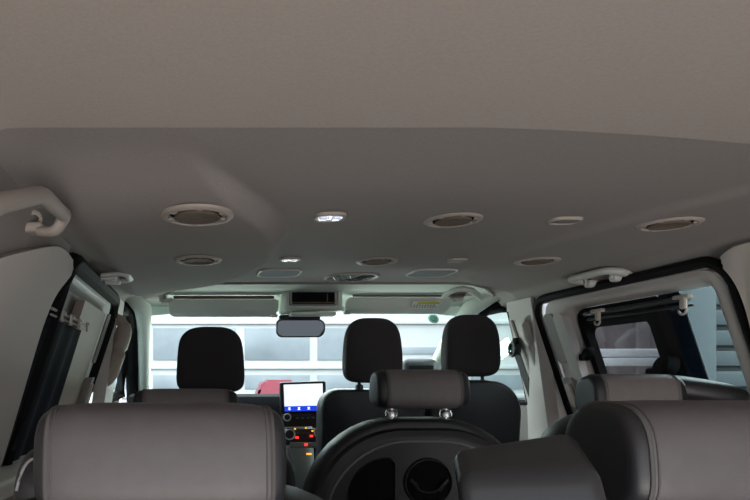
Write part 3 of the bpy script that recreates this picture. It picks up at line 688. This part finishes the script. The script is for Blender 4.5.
# ------------------------------------------------------------------ seat belt on the right front pillar
f = fR
sb = thing('seat_belt', 'black seat belt hanging from its guide on the right front door pillar', 'seat belt', f(2.56, 1.16, .03)); o0 = Vector(sb.location)
def strip(bm, pts, wvec, th):
    pts = [Vector(p) for p in pts]; wv = Vector(wvec)
    V = [[bm.verts.new(p+wv*s+Vector((-th*q, 0, 0))) for s, q in ((-1, 0), (1, 0), (1, 1), (-1, 1))] for p in pts]
    for A, B in zip(V, V[1:]):
        for k in range(4): bm.faces.new((A[k], A[(k+1) % 4], B[(k+1) % 4], B[k]))
    bm.faces.new(V[0]); bm.faces.new(V[-1][::-1])
bm = NB(); strip(bm, [f(2.59, 1.15, .034)-o0, f(2.575, 1.0, .04)-o0, f(2.56, .80, .045)-o0, f(2.55, .45, .05)-o0], (0, .025, 0), .003); obj('webbing', bm, 'belt', sb)
bm = NB(); box(bm, f(2.59, 1.165, .035)-o0, (.022, .055, .045), .008); tube(bm, [f(2.59, 1.165, .05)-o0+Vector((0, .024*math.cos(a), .030*math.sin(a))) for a in [2*math.pi*k/16 for k in range(16)]], .006, 8, closed=True); obj('guide', bm, 'black', sb)
bm = NB(); box(bm, f(2.585, 1.19, .03)-o0, (.014, .035, .05), .006); obj('anchor', bm, 'rubber', sb)
bm = NB(); sheet(bm, rrect(2.575, 2.592, 1.17, 1.29, .006), f, .016, .004); slot = struct('trim_11', bm, 'ventmid')

# ------------------------------------------------------------------ outside
def wall_at(px, Y): return CAM.x+(px-PX)/F*Y
Yg = 7.0
gd = thing('garage_door', 'white sectional garage door with grey panes beyond the windscreen', 'garage door', (.6, Yg, -.45))
ys = [268, 324, 360, 374, 389, 402]
cols = [(-60, 40), (60, 145), (153, 236), (245, 310), (318, 383), (392, 462), (472, 540)]
def gx(px): return wall_at(px, Yg)-.6
def gz(py): return CAM.z+(PY-py)/F*Yg+.45
bm = NB(); box(bm, ((gx(-110)+gx(570))/2, .06, 1.9), (gx(570)-gx(-110), .06, 3.8)); obj('door_leaf', bm, 'white', gd)
rows = [(286, 316), (328, 360), (375, 389), (404, 430)]
for c0, c1 in cols:
    for r0, r1 in rows:
        if r0 == 286: continue
        if c0 > 380 and r0 == 328:
            r0, r1 = 347, 354
        bm = NB(); box(bm, ((gx(c0)+gx(c1))/2, .025, (gz(r0)+gz(r1))/2), (gx(c1)-gx(c0), .02, gz(r0)-gz(r1)), .003); obj('pane', bm, 'pane', gd)
for r0 in (322, 367, 396):
    bm = NB(); box(bm, ((gx(-110)+gx(570))/2, .012, gz(r0)), (gx(570)-gx(-110), .04, .05), .008); obj('rail', bm, 'white', gd)
bm = NB(); 
rc_ = thing('parked_car', 'blurred red car standing in front of the garage door', 'car', (wall_at(262, 6.5), 6.5, -.45))  # solid red shape added to stand for a reflection in the panes
pf = [(-.55,.30), (-.56,.62), (-.42,.74), (-.25,.80), (-.08,1.38), (.05,1.46), (.55,1.46), (.55,.30)]
bm = NB(); prism(bm, [(a*.6, b) for a, b in pf], lambda y, z: Vector((y, -.16, z)), lambda y, z: Vector((y, .16, z))); bmesh.ops.bevel(bm, geom=bm.edges[:], offset=.03, segments=2, affect='EDGES'); obj('car_body', bm, 'redcar', rc_)
for x in (-.2, .2):
    bm = NB(); lathe(bm, [(0, .18), (.16, .18), (.19, .14), (.19, -.14), (.16, -.18), (0, -.18)], 24, Matrix.Translation((x, 0, .19)) @ Matrix.Rotation(R(90), 4, 'X')); obj('wheel', bm, 'rubber', rc_)

Yr = 4.6
sd_ = thing('siding_wall', 'pale blue wall of wide horizontal boards outside the right window', 'wall', (wall_at(760, Yr), Yr, -.45))
x0, x1 = wall_at(703, Yr)-sd_.location.x, wall_at(1100, Yr)-sd_.location.x
pitch = 20.5*Yr/F; z = 0; k = 0
bm = NB(); box(bm, ((x0+x1)/2, .06, 1.9), (x1-x0, .04, 3.8)); obj('backing', bm, 'gap', sd_)
while z < 3.6:
    bm = NB(); box(bm, ((x0+x1)/2, .02, z+pitch*.40), (x1-x0, .03, pitch*.74), .008, rot=(R(4), 0, 0)); obj('board', bm, 'siding', sd_); z += pitch
po = thing('corner_post', 'broad pale post at the left edge of the blue board wall', 'post', (wall_at(692, Yr), Yr-.05, -.45))
bm = NB(); box(bm, (0, 0, 1.85), (.21, .10, 3.7), .01); obj('shaft', bm, 'siding', po)
bm = NB(); box(bm, (0, 0, .03), (.30, .16, .06), .01); obj('foot', bm, 'siding', po)
Yb = 6.0
bw = thing('taupe_building', 'taupe rendered building seen through the framed right window pane', 'building', (wall_at(630, Yb), Yb, -.45))
bm = NB(); box(bm, (.05, .1, 1.9), (1.5, .1, 3.8)); obj('facade', bm, 'brownwall', bw)
for px in (600, 645):
    bm = NB(); box(bm, (wall_at(px, Yb)-bw.location.x, .04, 1.85), (.12, .06, 3.6), .01); obj('pilaster', bm, 'brownwall', bw)
fn = thing('white_fence', 'white two-board fence in front of the taupe building', 'fence', (wall_at(640, 5.4), 5.4, -.45))
for py in (353, 362):
    z = CAM.z+(PY-py)/F*5.4+.45; bm = NB(); box(bm, (0, 0, z), (1.15, .03, .075), .006); obj('board', bm, 'white', fn)
for x in (-.52, .0, .52):
    bm = NB(); box(bm, (x, .03, .62), (.08, .05, 1.24), .006); obj('post', bm, 'white', fn)

# ------------------------------------------------------------------ light
W = bpy.data.worlds.new('overcast'); S.world = W; W.use_nodes = True
nt = W.node_tree; bg = nt.nodes['Background']
tc = nt.nodes.new('ShaderNodeTexCoord'); sp = nt.nodes.new('ShaderNodeSeparateXYZ'); cr_ = nt.nodes.new('ShaderNodeValToRGB')
nt.links.new(tc.outputs['Generated'], sp.inputs[0]); nt.links.new(sp.outputs['Z'], cr_.inputs[0])
cr_.color_ramp.elements[0].color = (.80,.87,.93,1); cr_.color_ramp.elements[1].color = (.70,.80,.92,1)
e = cr_.color_ramp.elements.new(.35); e.color = (.92,.95,1,1)
nt.links.new(cr_.outputs[0], bg.inputs[0]); bg.inputs[1].default_value = 7.0
def area(name, loc, rot, sx, sy, energy, col):
    l = bpy.data.lights.new(name, 'AREA'); l.shape = 'RECTANGLE'; l.size = sx; l.size_y = sy; l.energy = energy; l.color = col
    o = bpy.data.objects.new(name, l); C.objects.link(o); o.location = loc; o.rotation_euler = rot; return o
area('tailgate_daylight', (-.1, -1.7, .0), (R(118), 0, 0), 1.9, .9, 46, (1, .91, .84))
area('bonnet_bounce', (0, 3.92, .82), (R(-118), 0, 0), 1.6, .22, 46, (.90, 1, .94))  # added lamp hidden behind the dash, brightens the front headliner; no bonnet built
area('windscreen_daylight', (.0, 3.95, 1.95), (R(-58), 0, 0), 1.7, 1.0, 40, (.90, 1, .95))

cam = bpy.data.cameras.new('camera'); co = bpy.data.objects.new('camera', cam); C.objects.link(co)
co.location = CAM; co.rotation_euler = (R(90), 0, 0); cam.sensor_width = 36; cam.sensor_fit = 'HORIZONTAL'; cam.lens = 36*F/750
cam.shift_x = (375-PX)/750; cam.shift_y = (PY-250)/750; cam.clip_start = .02
S.camera = co
S.view_settings.view_transform = 'Standard'; S.view_settings.look = 'None'; S.view_settings.exposure = 0
S.cycles.use_denoising = True
S.cycles.max_bounces = 8; S.cycles.diffuse_bounces = 5; S.cycles.transparent_max_bounces = 12
